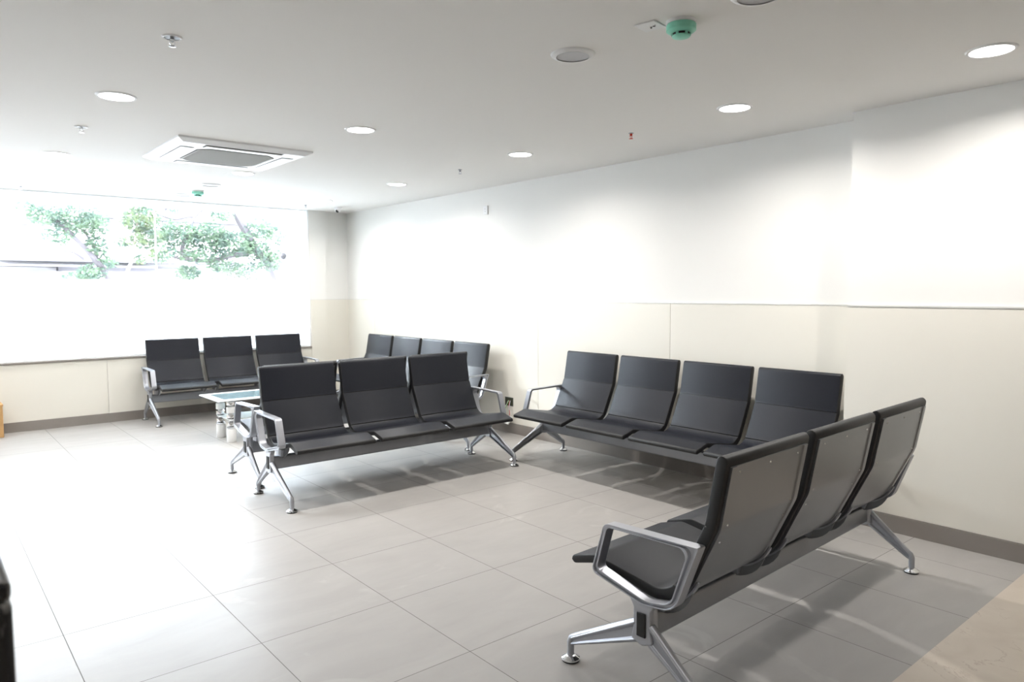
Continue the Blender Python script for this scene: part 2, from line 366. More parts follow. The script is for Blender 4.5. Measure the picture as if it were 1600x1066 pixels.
win = bpy.data.objects.new('window_1', None); C.objects.link(win); win['kind'] = 'structure'; win['label'] = 'long horizontal window with frosted lower band, trees outside'; win['category'] = 'window'
WB, WT = SILL, H
bm = new(); box(bm, 3.542, 3.56, YW+0.012, YW+0.14, WB, WT); box(bm, -2.8, 3.542, YW+0.03, YW+0.14, WT-0.010, WT); box(bm, -2.8, 3.542, YW+0.03, YW+0.14, WB, WB+0.02)
box(bm, -2.8, -2.78, YW+0.03, YW+0.14, WB+0.02, WT-0.010); struct('window_frame', bm, m_wframe, parent=win, bevel=0.002)
px = [3.542, 1.755, -0.03, -1.8, -2.78]
for a, b in zip(px, px[1:]):
    bm = new(); box(bm, b+0.006, a-0.006, YW+0.075, YW+0.083, WB+0.02, WT-0.010); struct('window_pane', bm, m_glass, parent=win)
for a in px[1:-1]:
    bm = new(); box(bm, a-0.006, a+0.006, YW+0.072, YW+0.086, WB+0.02, WT-0.010); struct('glazing_joint', bm, m_film, parent=win)
bm = new(); box(bm, -2.78, 3.542, YW+0.064, YW+0.066, WB+0.02, 1.56); box(bm, -2.78, 3.542, YW+0.064, YW+0.066, 2.375, WT-0.010); box(bm, 3.29, 3.542, YW+0.064, YW+0.066, 1.56, 2.375)
struct('frosted_film', bm, m_film, parent=win)

# ------------------------------------------------------------------ waiting bench
P_ = 0.617                                 # seat pitch
SW = 0.566                                 # seat width
front = fillet([(-0.360, 0.400), (-0.252, 0.430), (0.078, 0.376), (0.209, 0.655), (0.248, 0.872)], [0, 0.06, 0.105, 0.09, 0], seg=9)
def resample(pts, step=0.012):
    out = [pts[0].copy()]
    for a, b in zip(pts, pts[1:]):
        L = (b-a).length; k = max(1, int(L/step))
        for i in range(1, k+1): out.append(a.lerp(b, i/k))
    return out
front = resample(front)
nrm = normals2(front)
TH = 0.040
def th_(i): return 0.032+0.008*min(1.0, max(0.0, (front[i].x+0.25)/0.25))
def arc_at(cond): 
    return min(range(len(front)), key=cond)
groove_idx = {arc_at(lambda i: abs(front[i].y-0.652)+(0 if front[i].x > 0.1 else 9)), arc_at(lambda i: abs(front[i].y-0.428)+(0 if front[i].x > 0.05 else 9))}
def cushion_bm():
    # cross section ring across the width at each path station, rounded long edges
    bm = new(); hw = SW/2; rr = 0.0045; rings = []
    sts = []
    for i, (p, n) in enumerate(zip(front, nrm)):
        n = (n, th_(i))
        if i in groove_idx:
            n, h_ = n
            t = Vector((-n.y, n.x))
            sts += [(p-t*0.005, n, 0.0, h_), (p-t*0.003, n, 0.006, h_), (p+t*0.003, n, 0.006, h_), (p+t*0.005, n, 0.0, h_)]
        else: sts.append((p, n[0], 0.0, n[1]))
    full = []
    p, n, _, h_ = sts[0]; t = (sts[0][0]-sts[1][0]).normalized()
    for a in (86, 72, 58, 44, 30, 15): q = h_/2*(1-math.cos(math.radians(a))); full.append((p+t*(h_/2*math.sin(math.radians(a))), n, q, q, h_))
    for q in sts: full.append((q[0], q[1], q[2], 0.0, q[3]))
    p, n, _, h_ = sts[-1]; t = (sts[-1][0]-sts[-2][0]).normalized()
    for a in (15, 30, 44, 58, 72, 86): q = h_/2*(1-math.cos(math.radians(a))); full.append((p+t*(h_/2*math.sin(math.radians(a))), n, q, q, h_))
    for p, n, d0, d1, h_ in full:
        r = min(rr, (h_-d0-d1)/2*0.9)
        def V(x, d): q = p+n*d; return bm.verts.new((x, q.x, q.y))
        a, b = d0, h_-d1
        ring = []
        for x, d in ((-hw+r, a), (hw-r, a), (hw-r*0.3, a+r*0.3), (hw, a+r), (hw, b-r), (hw-r*0.3, b-r*0.3), (hw-r, b), (-hw+r, b), (-hw+r*0.3, b-r*0.3), (-hw, b-r), (-hw, a+r), (-hw+r*0.3, a+r*0.3)):
            ring.append(V(x, d))
        rings.append(ring)
    grooves = {}
    for i in range(1, len(rings)):
        if full[i][2] == 0.006 or full[i-1][2] == 0.006: grooves[id(rings[i])] = rings[i-1]
    for A, B in zip(rings, rings[1:]):
        for k in range(12):
            f = bm.faces.new((A[k], A[(k+1)%12], B[(k+1)%12], B[k]))
            if k != 0 or A in rings[:6] or (A is grooves.get(id(B))): f.material_index = 1
    bm.faces.new(rings[0][::-1]).material_index = 1; bm.faces.new(rings[-1]).material_index = 1
    return bm
seat_me = to_mesh('seat', cushion_bm(), m_cushion, 50, mats=[m_cushion, m_edge])
# steel back sheet following the cushion behind and underneath
si = [i for i, p in enumerate(front) if p.x > 0.015 and p.y < 0.862]
si = list(range(si[0], si[-1]+1))
def panel_bm():
    bm = new(); cols = [(-0.259, 0.0), (-0.259, 0.0095), (-0.233, 0.0095), (-0.229, 0.005), (0.229, 0.005), (0.233, 0.0095), (0.259, 0.0095), (0.259, 0.0)]
    rows = []
    for i in si:
        p, n = front[i], nrm[i]; rows.append([])
        for x, d in cols: q = p+n*(TH+d-0.001); rows[-1].append(bm.verts.new((x, q.x, q.y)))
    for a, b in zip(rows, rows[1:]):
        for k in range(7): bm.faces.new((a[k], a[k+1], b[k+1], b[k]))
        bm.faces.new((a[7], a[0], b[0], b[7]))
    bm.faces.new(rows[0][::-1]); bm.faces.new(rows[-1])
    return bm
panel_me = to_mesh('back_panel', panel_bm(), m_sheet, 25)
def rivet_bm(x, z):
    i = min((k for k in si), key=lambda k: abs(front[k].y-z)+(0 if front[k].x > 0.1 else 9)); p, n = front[i], nrm[i]
    q = p+n*(TH+0.004); bm = new(); t = Vector((-n.y, n.x)); R = 0.0045
    c = Vector((x, q.x, q.y)); N = Vector((0, n.x, n.y)); T = Vector((0, t.x, t.y)); X = Vector((1, 0, 0)); rings = []
    for a in (0, 40, 70): rings.append([bm.verts.new(c+N*(0.003*math.sin(math.radians(a)))+(X*math.cos(2*PI*k/10)+T*math.sin(2*PI*k/10))*R*math.cos(math.radians(a))) for k in range(10)])
    for a, b in zip(rings, rings[1:]):
        for k in range(10): bm.faces.new((a[k], a[(k+1)%10], b[(k+1)%10], b[k]))
    bm.faces.new(rings[-1]); bm.faces.new(rings[0][::-1]); return bm
rivets_me = [to_mesh('rivet', rivet_bm(x, z), m_chrome) for x, z in ((0, 0.835), (-0.20, 0.835), (0.20, 0.835), (-0.215, 0.66), (0.215, 0.66), (-0.215, 0.60), (0.215, 0.60))]
# side brackets: a strap lying on the sheet and a curved fin under the bend
def strap_bm(x):
    bm = new(); ids = [i for i in si if front[i].y < 0.462]; rows = []
    for j, i in enumerate(ids):
        p, n = front[i], nrm[i]; w = 0.013 if j < len(ids)-2 else (0.010 if j == len(ids)-2 else 0.005)
        rows.append([])
        for dx, d in ((-w, 0.0105), (-w, 0.017), (w, 0.017), (w, 0.0105)): q = p+n*(TH+d); rows[-1].append(bm.verts.new((x+dx, q.x, q.y)))
    for a, b in zip(rows, rows[1:]):
        for k in range(4): bm.faces.new((a[k], a[(k+1)%4], b[(k+1)%4], b[k]))
    bm.faces.new(rows[0][::-1]); bm.faces.new(rows[-1]); return bm
def fin_bm(x):
    ids = [i for i in range(len(front)) if front[i].x > -0.14 and front[i].y < 0.435]; n_ = len(ids); inner = []; outer = []
    for j, i in enumerate(ids):
        s = j/(n_-1); p, n = front[i], nrm[i]; d = 0.004+0.052*math.sin(PI*min(1, (s*1.02))**1.1)**0.8 if s > 0.02 else 0.004
        inner.append(p+n*(TH-0.002)); outer.append(p+n*(TH+0.008+d))
    bm = new()
    for k in range(n_-1):
        for dx, rev in ((-0.003, 0), (0.003, 1)):
            f = [(x+dx, *inner[k]), (x+dx, *inner[k+1]), (x+dx, *outer[k+1]), (x+dx, *outer[k])]
            bm.faces.new([bm.verts.new(v) for v in (f[::-1] if rev else f)])
        f = [(x-0.003, *outer[k]), (x-0.003, *outer[k+1]), (x+0.003, *outer[k+1]), (x+0.003, *outer[k])]
        bm.faces.new([bm.verts.new(v) for v in f])
    bmesh.ops.remove_doubles(bm, verts=bm.verts, dist=1e-5)
    return bm
def support_bm(x):          # casting that ties fin and beam
    bm = new(); poly_x(bm, [(-0.045, 0.300), (-0.075, 0.352), (0.05, 0.338), (0.04, 0.300)], x-0.02, x+0.02); return bm
strap_me = {s: to_mesh('bracket_strap', strap_bm(s*0.243), m_alu) for s in (-1, 1)}
fin_me = {s: to_mesh('bracket_fin', fin_bm(s*0.243), m_bracket, 30) for s in (-1, 1)}
supp_me = to_mesh('seat_mount', support_bm(0.0), m_alu)
# armrest loop
arm_pts = fillet([(0.225, 0.592), (-0.165, 0.583), (-0.225, 0.392), (0.005, 0.338), (0.135, 0.352)], [0.006, 0.03, 0.025, 0.12, 0.075], seg=8, closed=True)
arm_in = fillet([(0.188, 0.578), (-0.150, 0.571), (-0.197, 0.409), (0.020, 0.354), (0.118, 0.372)], [0.03, 0.022, 0.018, 0.12, 0.06], seg=8, closed=True)
def armrest_bm():
    bm = new(); w = 0.0225; n = len(arm_pts); R = []
    for a, b in zip(arm_pts, arm_in):
        d = b-a; L = d.length; r = 0.010 if L > 0.019 else 0.0
        ring = []
        for x, f in ((-w, 0.0), (-w, 0.22), (-w+r, 0.34), (-w+r, 0.66), (-w, 0.78), (-w, 1.0), (w, 1.0), (w, 0.78), (w-r, 0.66), (w-r, 0.34), (w, 0.22), (w, 0.0)):
            q = a+d*f; ring.append(bm.verts.new((x, q.x, q.y)))
        R.append(ring)
    for i in range(n):
        A, B = R[i], R[(i+1) % n]
        for k in range(12): bm.faces.new((A[k], A[(k+1)%12], B[(k+1)%12], B[k]))
    return bm
arm_me = to_mesh('armrest', armrest_bm(), m_alu, 40)
# end frame: upright hub
def hub_bm():
    bm = new(); pts = fillet([(-0.055, 0.350), (-0.036, 0.320), (-0.036, 0.245), (-0.046, 0.205), (0.0, 0.188), (0.046, 0.205), (0.036, 0.245), (0.036, 0.320), (0.055, 0.352), (0.0, 0.338)], [0, 0.02, 0.02, 0.01, 0.02, 0.01, 0.02, 0.02, 0, 0.1], seg=4, closed=True)
    poly_x(bm, pts, -0.016, 0.016); return bm
hub_me = to_mesh('end_frame', hub_bm(), m_alu)
def post_bm():
    bm = new(); lathe(bm, [(0.017, 0.21), (0.019, 0.22), (0.019, 0.335), (0.015, 0.345)], (0, 0.022, 0), 20); return bm
post_me = to_mesh('upright_post', post_bm(), m_alu)
def pad_bm(s):
    bm = new(); box(bm, min(s*0.0155, s*0.0215), max(s*0.0155, s*0.0215), -0.018, 0.018, 0.222, 0.306); return bm
pad_me = {s: to_mesh('black_insert', pad_bm(s), m_rubber) for s in (-1, 1)}
def leg_bm(yk, sg):          # sg -1 front, +1 rear
    bm = new(); yk = abs(yk); hz, kz = 0.262, 0.083
    T = [(sg*0.030, hz), (sg*(yk-0.004), kz+0.012)]; B = [(sg*0.030, 0.200), (sg*(yk-0.012), kz-0.012)]
    poly_x(bm, [T[0], T[1], B[1], B[0]], -0.006, 0.006)
    tube(bm, [(0, *T[0]), (0, sg*(yk-0.02), kz+0.018), (0, sg*(yk-0.006), kz+0.008), (0, sg*yk, kz-0.008), (0, sg*yk, 0.022)], [0.015, 0.0125, 0.0135, 0.014, 0.0135], 14)
    tube(bm, [(0, *B[0]), (0, sg*(yk-0.024), kz-0.006), (0, sg*(yk-0.006), kz-0.014)], [0.012, 0.008, 0.008], 12)
    for s in (-1, 1):        # raised side rims
        tube(bm, [(s*0.010, *T[0]), (s*0.009, T[1][0]-sg*0.01, T[1][1])], [0.008, 0.005], 8)
        tube(bm, [(s*0.010, *B[0]), (s*0.008, B[1][0], B[1][1])], [0.007, 0.004], 8)
    return bm
FY, RY = -0.345, 0.235
leg_me = {-1: to_mesh('leg', leg_bm(FY, -1), m_alu, 50), 1: to_mesh('leg', leg_bm(RY, 1), m_alu, 50)}
bm = new(); lathe(bm, [(0.031, 0.004), (0.036, 0.007), (0.035, 0.012), (0.024, 0.019), (0.016, 0.024), (0.0, 0.025)], n=28); foot_me = to_mesh('foot', bm, m_chrome, 40)
bm = new(); lathe(bm, [(0.033, 0.0), (0.033, 0.005)], n=28); sole_me = to_mesh('foot_pad', bm, m_rubber)
def beam_me(L):
    bm = new(); pts = fillet([(-0.026, 0.302), (-0.030, 0.215), (0.030, 0.215), (0.026, 0.302)], [0.008]*4, seg=3, closed=True)
    poly_x(bm, pts, -L/2, L/2)
    return to_mesh('beam', bm, m_beam)
beam_cache = {}
def bench(n, loc, rotz, label):
    name = 'waiting_bench'; r = thing(name, label, 'bench', loc, rotz, 'black seat waiting benches')
    L = n*P_+0.02
    if n not in beam_cache: beam_cache[n] = beam_me(L-0.02)
    link('beam', beam_cache[n], r)
    for k in range(n):
        x = (k-(n-1)/2)*P_
        s = link('seat', seat_me, r, (x, 0, 0))
        link('back_panel', panel_me, s)
        for rm in rivets_me: link('rivet', rm, s)
        for sd in (-1, 1):
            link('bracket_strap', strap_me[sd], s); link('bracket_fin', fin_me[sd], s); link('seat_mount', supp_me, s, (sd*0.243, 0, 0))
    for sd in (-1, 1):
        h = link('end_frame', hub_me, r, (sd*L/2, 0, 0), bevel=0.004); link('black_insert', pad_me[sd], h, bevel=0.002); link('upright_post', post_me, h, (-sd*0.016, 0, 0))
        link('armrest', arm_me, r, (sd*L/2, 0, 0), bevel=0.0015)
        for q, yy in ((-1, FY), (1, RY)):
            l = link('leg', leg_me[q], r, (sd*L/2, 0, 0)); link('foot', foot_me, l, (0, yy, 0)); link('foot_pad', sole_me, l, (0, yy, 0))
    return r
bench(3, (2.405, -1.805, 0), PI+math.radians(2.6), 'three-seat bench nearest the camera, seen from behind with bare steel backs')
bench(4, (3.728, -0.113, 0), -PI/2, 'four-seat black bench against the right wall, before the projecting wall section')
bench(3, (2.335, 1.326, 0), 0, 'three-seat black bench in the middle of the room, facing the camera')
bench(3, (2.395, 1.926, 0), PI, 'three-seat bench mostly hidden, back to back behind the middle bench')
bench(4, (3.720, 3.430, 0), -PI/2, 'four-seat bench with bluish window sheen, far along the right wall')
bench(3, (2.475, 5.085, 0), 0, 'three-seat black bench standing under the window at the far wall')

# ------------------------------------------------------------------ coffee table
TX0, TX1, TY0, TY1, TZ = 1.72, 2.82, 3.37, 3.95, 0.400
t = thing('coffee_table', 'low glass coffee table with white frosted border on crystal ball pillars', 'table', ((TX0+TX1)/2, (TY0+TY1)/2, 0))
ox, oy = (TX0+TX1)/2, (TY0+TY1)/2; hx, hy = (TX1-TX0)/2, (TY1-TY0)/2
bm = new(); bw = 0.075
box(bm, -hx+bw, hx-bw, -hy+bw, hy-bw, TZ, TZ+0.010); gt = obj('glass_top', bm, m_tglass, t, smooth=0)
bm = new(); box(bm, -hx, hx, -hy, -hy+bw, TZ, TZ+0.010); box(bm, -hx, hx, hy-bw, hy, TZ, TZ+0.010); box(bm, -hx, -hx+bw, -hy+bw, hy-bw, TZ, TZ+0.010); box(bm, hx-bw, hx, -hy+bw, hy-bw, TZ, TZ+0.010)
obj('frosted_border', bm, m_frost, gt, smooth=0)
bm = new(); box(bm, -hx+0.115, hx-0.115, -0.23, 0.13, 0.210, 0.218); obj('lower_shelf', bm, m_frost, t, smooth=0)
for x in (-hx+0.14, hx-0.14):
    for y in (-0.20, 0.10):
        bm = new(); lathe(bm, [(0.041, 0), (0.043, 0.004), (0.043, 0.122), (0.040, 0.128)], n=28)
        l = obj('leg', bm, m_post, t, (x, y, 0))
        bm = new(); lathe(bm, [(0.034, 0.128), (0.042, 0.133), (0.042, 0.140), (0.030, 0.145)], n=28); obj('collar', bm, m_chrome, l)
        for z in (0.172, 0.246, 0.368):
            bm = new(); rr = 0.034
            bmesh.ops.create_icosphere(bm, subdivisions=1, radius=1.0)
            for v in bm.verts: v.co = Vector((v.co.x*0.048, v.co.y*0.048, v.co.z*rr+z))
            obj('crystal_ball', bm, m_crystal, l, smooth=0)
        for z0, z1 in ((0.200, 0.210), (0.218, 0.222), (0.393, 0.400)):
            bm = new(); lathe(bm, [(0.036, z0), (0.036, z1)], n=24); obj('disc', bm, m_chrome, l)
        bm = new(); lathe(bm, [(0.036, 0.276), (0.042, 0.280), (0.042, 0.332), (0.036, 0.337)], n=28); obj('white_drum', bm, m_post, l)

# ------------------------------------------------------------------ downlights
lens_b = new(); lathe(lens_b, [(0.0, -0.004), (0.082, -0.004), (0.084, -0.001)], n=40); lens_me = to_mesh('lens', lens_b, m_lens)
rim_b = new(); R_ = [(0.083, -0.002), (0.085, -0.007), (0.095, -0.006), (0.101, 0.0)]; lathe(rim_b, R_, n=40)
bmesh.ops.delete(rim_b, geom=[f for f in rim_b.faces if len(f.verts) > 4], context='FACES_ONLY'); rim_me = to_mesh('rim', rim_b, m_white)
lamp_light = bpy.data.lights.new('lamp_light', 'AREA'); lamp_light.shape = 'DISK'; lamp_light.size = 0.07; lamp_light.energy = LAMP_W; lamp_light.color = LAMP_COL; lamp_light.spread = math.radians(158)
LP = [(0.478, 0.947, 'lit round downlight at upper left, just nearer the camera than the ceiling cassette'),
      (1.870, 0.850, 'lit round downlight right of the ceiling cassette, middle row'),
      (3.225, 0.842, 'lit round downlight near the long right wall, between red and plain sprinklers'),
      (3.273, -0.997, 'lit round downlight beside the corner where the wall projects'),
      (3.277, -2.278, 'lit round downlight at the upper right corner, largest on the ceiling'),
      (0.481, 3.000, 'lit round downlight left of the ceiling cassette'),
      (1.889, 3.031, 'lit round downlight just behind the ceiling cassette'),
      (3.285, 2.760, 'lit round downlight above the far four-seat bench'),
      (0.400, 5.000, 'lit round downlight at the far left edge, by the window'),
      (3.300, 4.400, 'lit round downlight at the far right by the small dome camera'),
      (-0.95, 0.95, 'added round downlight, unseen outside the frame to the left, nearer the viewer'),  # this and the next two: unseen lamps added to light the left side
      (-0.95, 3.0, 'added round downlight, unseen outside the frame to the left, middle distance'),
      (-0.95, -3.2, 'added round downlight, unseen outside the frame above the counter')]
for x, y, lab in LP:
    d = thing('downlight', lab, 'ceiling light', (x, y, H), 0, 'round ceiling downlights')
    link('rim', rim_me, d); link('lens', lens_me, d)
    lo = bpy.data.objects.new('lamp_light', lamp_light); C.objects.link(lo); lo.parent = d; lo.location = (0, 0, -0.010)

# ceiling loudspeakers
sp_rim = new(); lathe(sp_rim, [(0.074, -0.012), (0.076, -0.010), (0.088, -0.010), (0.097, -0.004), (0.099, 0.0)], n=40)
bmesh.ops.delete(sp_rim, geom=[f for f in sp_rim.faces if len(f.verts) > 4], context='FACES_ONLY'); sp_rim_me = to_mesh('rim', sp_rim, m_white)
sp_m = new(); lathe(sp_m, [(0.0, -0.006), (0.077, -0.008), (0.077, -0.001)], n=40); sp_me = to_mesh('speaker_mesh', sp_m, m_mesh)
for x, y, lab in ((1.890, -1.072, 'round grey-mesh ceiling speaker with white rim, nearest the camera'), (1.878, 3.90, 'small round ceiling speaker behind the cassette, right of the far green detector'),
                  (1.885, 4.816, 'round ceiling speaker closest to the window, left of the far green detector'), (1.937, -1.955, 'round ceiling fitting cut off by the top edge of the frame')):
    d = thing('ceiling_speaker', lab, 'speaker', (x, y, H), 0, 'round ceiling speakers'); link('rim', sp_rim_me, d); link('speaker_mesh', sp_me, d)

# smoke detectors in green dust covers
for x, y, k, lab in ((1.941, -1.62, 1.0, 'mint green smoke detector on the ceiling near the camera'), (1.916, 4.42, 1.0, 'small green smoke detector far away near the window')):
    d = thing('smoke_detector', lab, 'smoke detector', (x, y, H), 0, 'green smoke detectors'); 
    bm = new(); lathe(bm, [(0.058, 0.0), (0.058, -0.011), (0.055, -0.013)], n=40); obj('base', bm, m_white, d)
    bm = new(); lathe(bm, [(0.055, -0.012), (0.0575, -0.016), (0.0575, -0.036), (0.050, -0.042), (0.036, -0.046)], n=40); obj('cover', bm, m_green, d)
    bm = new(); lathe(bm, [(0.033, -0.046), (0.031, -0.055)], n=40); obj('vent_ring', bm, m_dark, d)
    bm = new()
    for q in range(6):
        a = 2*PI*q/6+0.2; c, s = math.cos(a), math.sin(a); r1 = 0.034
        vs = [bm.verts.new((c*rr_-s*w, s*rr_+c*w, z)) for rr_ in (0.028, 0.037) for w in (-0.005, 0.005) for z in (-0.045, -0.057)]
        for f in ((0,1,3,2), (4,6,7,5), (0,4,5,1), (2,3,7,6), (0,2,6,4), (1,5,7,3)): bm.faces.new([vs[i] for i in f])
    lathe(bm, [(0.036, -0.0555), (0.034, -0.060), (0.022, -0.064), (0.0, -0.065)], n=40); obj('cap', bm, m_green, d)
# blank junction plate
d = thing('junction_plate', 'small square white ceiling plate with dark holes beside the near green detector', 'electrical plate', (1.880, -1.515, H), math.radians(8))
bm = new(); box(bm, -0.045, 0.045, -0.045, 0.045, -0.006, 0); obj('plate', bm, m_white, d, bevel=0.002)
for x, y, r in ((0.006, -0.002, 0.005), (0.004, -0.016, 0.006), (0.016, 0.004, 0.004), (-0.005, -0.026, 0.0025)):
    bm = new(); lathe(bm, [(r, -0.0066), (r, -0.0055)], (x, y, 0), 12); obj('hole', bm, m_dark, d)

# sprinklers
def sprinkler(x, y, lab, capm, big=True):
    d = thing('sprinkler', lab, 'sprinkler', (x, y, H), 0, 'ceiling sprinklers'); s = 1.0 if big else 0.6
    if big:
        bm = new(); lathe(bm, [(0.030, -0.001), (0.031, -0.005), (0.037, -0.006), (0.041, 0.0)], n=32); obj('escutcheon', bm, m_white, d)
        bm = new(); lathe(bm, [(0.0, -0.0035), (0.0305, -0.0035), (0.0305, -0.001)], n=32); obj('recess', bm, m_bracket, d)
    else:
        bm = new(); lathe(bm, [(0.018, 0), (0.016, -0.005)], n=20); obj('escutcheon', bm, m_alu, d)
    bm = new(); lathe(bm, [(0.009, 0), (0.009, -0.016), (0.006, -0.020)], n=16)
    for k in (-1, 1): tube(bm, [(k*0.008, 0, -0.014), (k*0.010, 0, -0.026), (k*0.003, 0, -0.036)], 0.002, 6)
    obj('frame', bm, capm, d)
    bm = new(); lathe(bm, [(0.0, -0.035), (0.013, -0.036), (0.014, -0.038), (0.0, -0.039)], n=20); obj('deflector', bm, capm, d)
sprinkler(0.458, -0.186, 'chrome sprinkler nearest the camera at upper left', m_chrome)
sprinkler(0.465, 1.878, 'chrome sprinkler between the two left downlights', m_chrome)
sprinkler(3.324, -0.178, 'small red-capped sprinkler near the right wall', m_red, False)
sprinkler(3.277, 1.699, 'small plain sprinkler above the wall switch plate', m_alu, False)
sprinkler(0.467, 5.10, 'tiny sprinkler at the far left by the window', m_alu, False)
sprinkler(3.300, 4.90, 'tiny sprinkler above the right end of the window', m_alu, False)

# dome camera
d = thing('security_camera', 'small white ceiling camera with black lens in the far corner', 'camera', (3.72, 4.90, H))
bm = new(); lathe(bm, [(0.050, 0), (0.048, -0.018), (0.034, -0.026)], n=28); obj('base', bm, m_white, d)
bm = new(); lathe(bm, [(0.032, -0.020), (0.036, -0.040), (0.028, -0.060), (0.0, -0.068)], n=28); obj('housing', bm, m_white, d)
bm = new(); lathe(bm, [(0.0, -0.010), (0.018, -0.008), (0.021, 0.0), (0.018, 0.006), (0.0, 0.010)], n=24); obj('lens', bm, m_dark, d, (-0.018, -0.022, -0.050), (1.0, 0.4, 0))

# ------------------------------------------------------------------ ceiling cassette
ac = thing('air_conditioner', 'square white ceiling cassette air conditioner with grey centre grille', 'air conditioner', (1.475, 2.21, H))
bm = new(); s = 0.475
poly = lambda r: [(-r, -r), (r, -r), (r, r), (-r, r)]
for (r0, z0), (r1, z1) in (((s, 0), (s, -0.012)), ((s, -0.012), (s-0.045, -0.034))):
    a = [bm.verts.new((*p, z0)) for p in poly(r0)]; b = [bm.verts.new((*p, z1)) for p in poly(r1)]
    for k in range(4): bm.faces.new((a[k], a[(k+1)%4], b[(k+1)%4], b[k]))
bm.faces.new([bm.verts.new((*p, -0.034)) for p in poly(s-0.045)]); bmesh.ops.remove_doubles(bm, verts=bm.verts, dist=1e-5)
obj('casing', bm, m_ac, ac, bevel=0.003, smooth=20)
def octo(r, c): return [(-r+c, -r), (r-c, -r), (r, -r+c), (r, r-c), (r-c, r), (-r+c, r), (-r, r-c), (-r, -r+c)]
bm = new(); poly_z(bm, octo(0.280, 0.07), -0.0365, -0.033); obj('grille_recess', bm, m_dark, ac, smooth=0)
bm = new(); poly_z(bm, octo(0.274, 0.068), -0.038, -0.0355)
for k in range(44):
    y = -0.262+k*0.0122; w = 0.262-max(0, abs(y)-0.20)
    box(bm, -w, w, y, y+0.005, -0.0400, -0.0379)
obj('intake_grille', bm, m_grille, ac, smooth=0)
for q in range(4):
    bm = new(); box(bm, -0.275, 0.275, -0.407, -0.315, -0.0352, -0.033); sl = obj('vent_slot', bm, m_slot, ac, rot=(0, 0, q*PI/2), smooth=0)
    bm = new()
    if q == 0: 
        vs = box(bm, -0.268, 0.268, -0.400, -0.322, -0.041, -0.0352)
        for v in vs:
            if v.co.y < -0.39: v.co.z -= 0.003
    else: box(bm, -0.268, 0.268, -0.403, -0.319, -0.039, -0.0352)
    obj('air_flap', bm, m_ac, ac, rot=(0, 0, q*PI/2), bevel=0.002, smooth=20)

# ------------------------------------------------------------------ wall fittings
d = thing('wall_switch_plate', 'small white switch plate high on the right wall', 'switch plate', (XR, 2.437, 2.235))
bm = new(); box(bm, -0.012, 0, -0.035, 0.035, -0.045, 0.045); obj('plate', bm, m_white, d, bevel=0.003)
bm = new(); lathe(bm, [(0.003, -0.0125), (0.003, -0.010)], (0, 0.004, 0.012), 10, 'x'); lathe(bm, [(0.003, -0.0125), (0.003, -0.010)], (0, 0.002, -0.012), 10, 'x'); obj('hole', bm, m_dark, d)
d = thing('socket_box', 'open wall socket box with loose wires low on the right wall', 'electrical box', (XR-0.010, 2.072, 0.312))
bm = new(); box(bm, -0.0015, 0.0005, -0.060, 0.060, -0.040, 0.040); obj('recess', bm, mat('dark_box_interior', (0.045, 0.05, 0.03), 0.8), d, smooth=0)
bm = new()
for a in ((-0.063, 0.063, 0.040, 0.044), (-0.063, 0.063, -0.044, -0.040), (-0.064, -0.060, -0.044, 0.044), (0.060, 0.064, -0.044, 0.044)): box(bm, -0.003, 0.0005, *a)
obj('box_rim', bm, m_bracket, d, smooth=0)
for nm, mm, y, dy in (('green_wire', m_cable_g, 0.0, 0.035), ('white_wire', m_white, 0.006, 0.045), ('grey_wire', m_cable_w, -0.02, -0.02), ('red_wire', m_cable_r, -0.012, -0.03)):
    bm = new(); tube(bm, catmull([(-0.004, y, 0.01), (-0.022, y+0.01*(1 if dy > 0 else -1), -0.03), (-0.032, y+dy*0.9, -0.085), (-0.030, y+dy, -0.12), (-0.026, y+dy*0.4, -0.150)]), 0.0032, 8); obj(nm, bm, mm, d)
d = thing('socket_faceplate', 'white socket faceplate dangling loose by its wires above the skirting', 'electrical plate', (XR-0.062, 2.062, 0.140))
d.rotation_euler = (math.radians(8), math.radians(40), math.radians(4))
bm = new(); box(bm, -0.005, 0.005, -0.073, 0.073, -0.043, 0.043); obj('plate', bm, m_white, d, bevel=0.003)
bm = new()
for y, z in ((0.0, 0.010), (-0.02, -0.012), (0.02, -0.012)): lathe(bm, [(0.004, -0.0056), (0.004, -0.0045)], (0, y, z), 10, 'x')
obj('hole', bm, m_dark, d)

# wooden block at the left edge of the picture
wd = thing('wooden_block', 'sliver of light brown wooden box at the left edge, against the skirting', 'box', (0.128, 5.26, 0))
bm = new(); box(bm, -0.10, 0.105, -0.11, 0.11, 0.0, 0.31); obj('body', bm, m_wood, wd, bevel=0.004)
bm = new(); box(bm, -0.105, 0.110, -0.115, 0.115, 0.31, 0.328); obj('lid', bm, m_wood, wd, bevel=0.003)

# loose cable hanging in front of the frosted film
bm = new(); tube(bm, catmull([(0.62, YW+0.045, 1.52), (0.64, YW+0.040, 1.42), (0.675, YW+0.045, 1.33), (0.67, YW+0.045, 1.26), (0.64, YW+0.05, 1.22)]), 0.0025, 6)
tube(bm, catmull([(0.60, YW+0.045, 1.52), (0.625, YW+0.045, 1.40), (0.65, YW+0.04, 1.30)]), 0.0025, 6)
tag(obj('cable', bm, m_cable_w), 'thin grey cable loops hanging on the frosted window band at left', 'cable')

# ------------------------------------------------------------------ reception counter at the lower left
ct = thing('counter', 'black veined marble counter corner cut off at the lower left edge', 'counter', (-1.2, -2.37, 0))
bm = new(); box(bm, -1.0, 0.835, -0.25, 0.25, 0, 1.13); obj('body', bm, m_blackmarble, ct, bevel=0.006)
bm = new(); box(bm, -1.0, 0.835, -0.25, 0.25, 1.13, 1.150); obj('top', bm, m_blackmarble, ct, bevel=0.006)

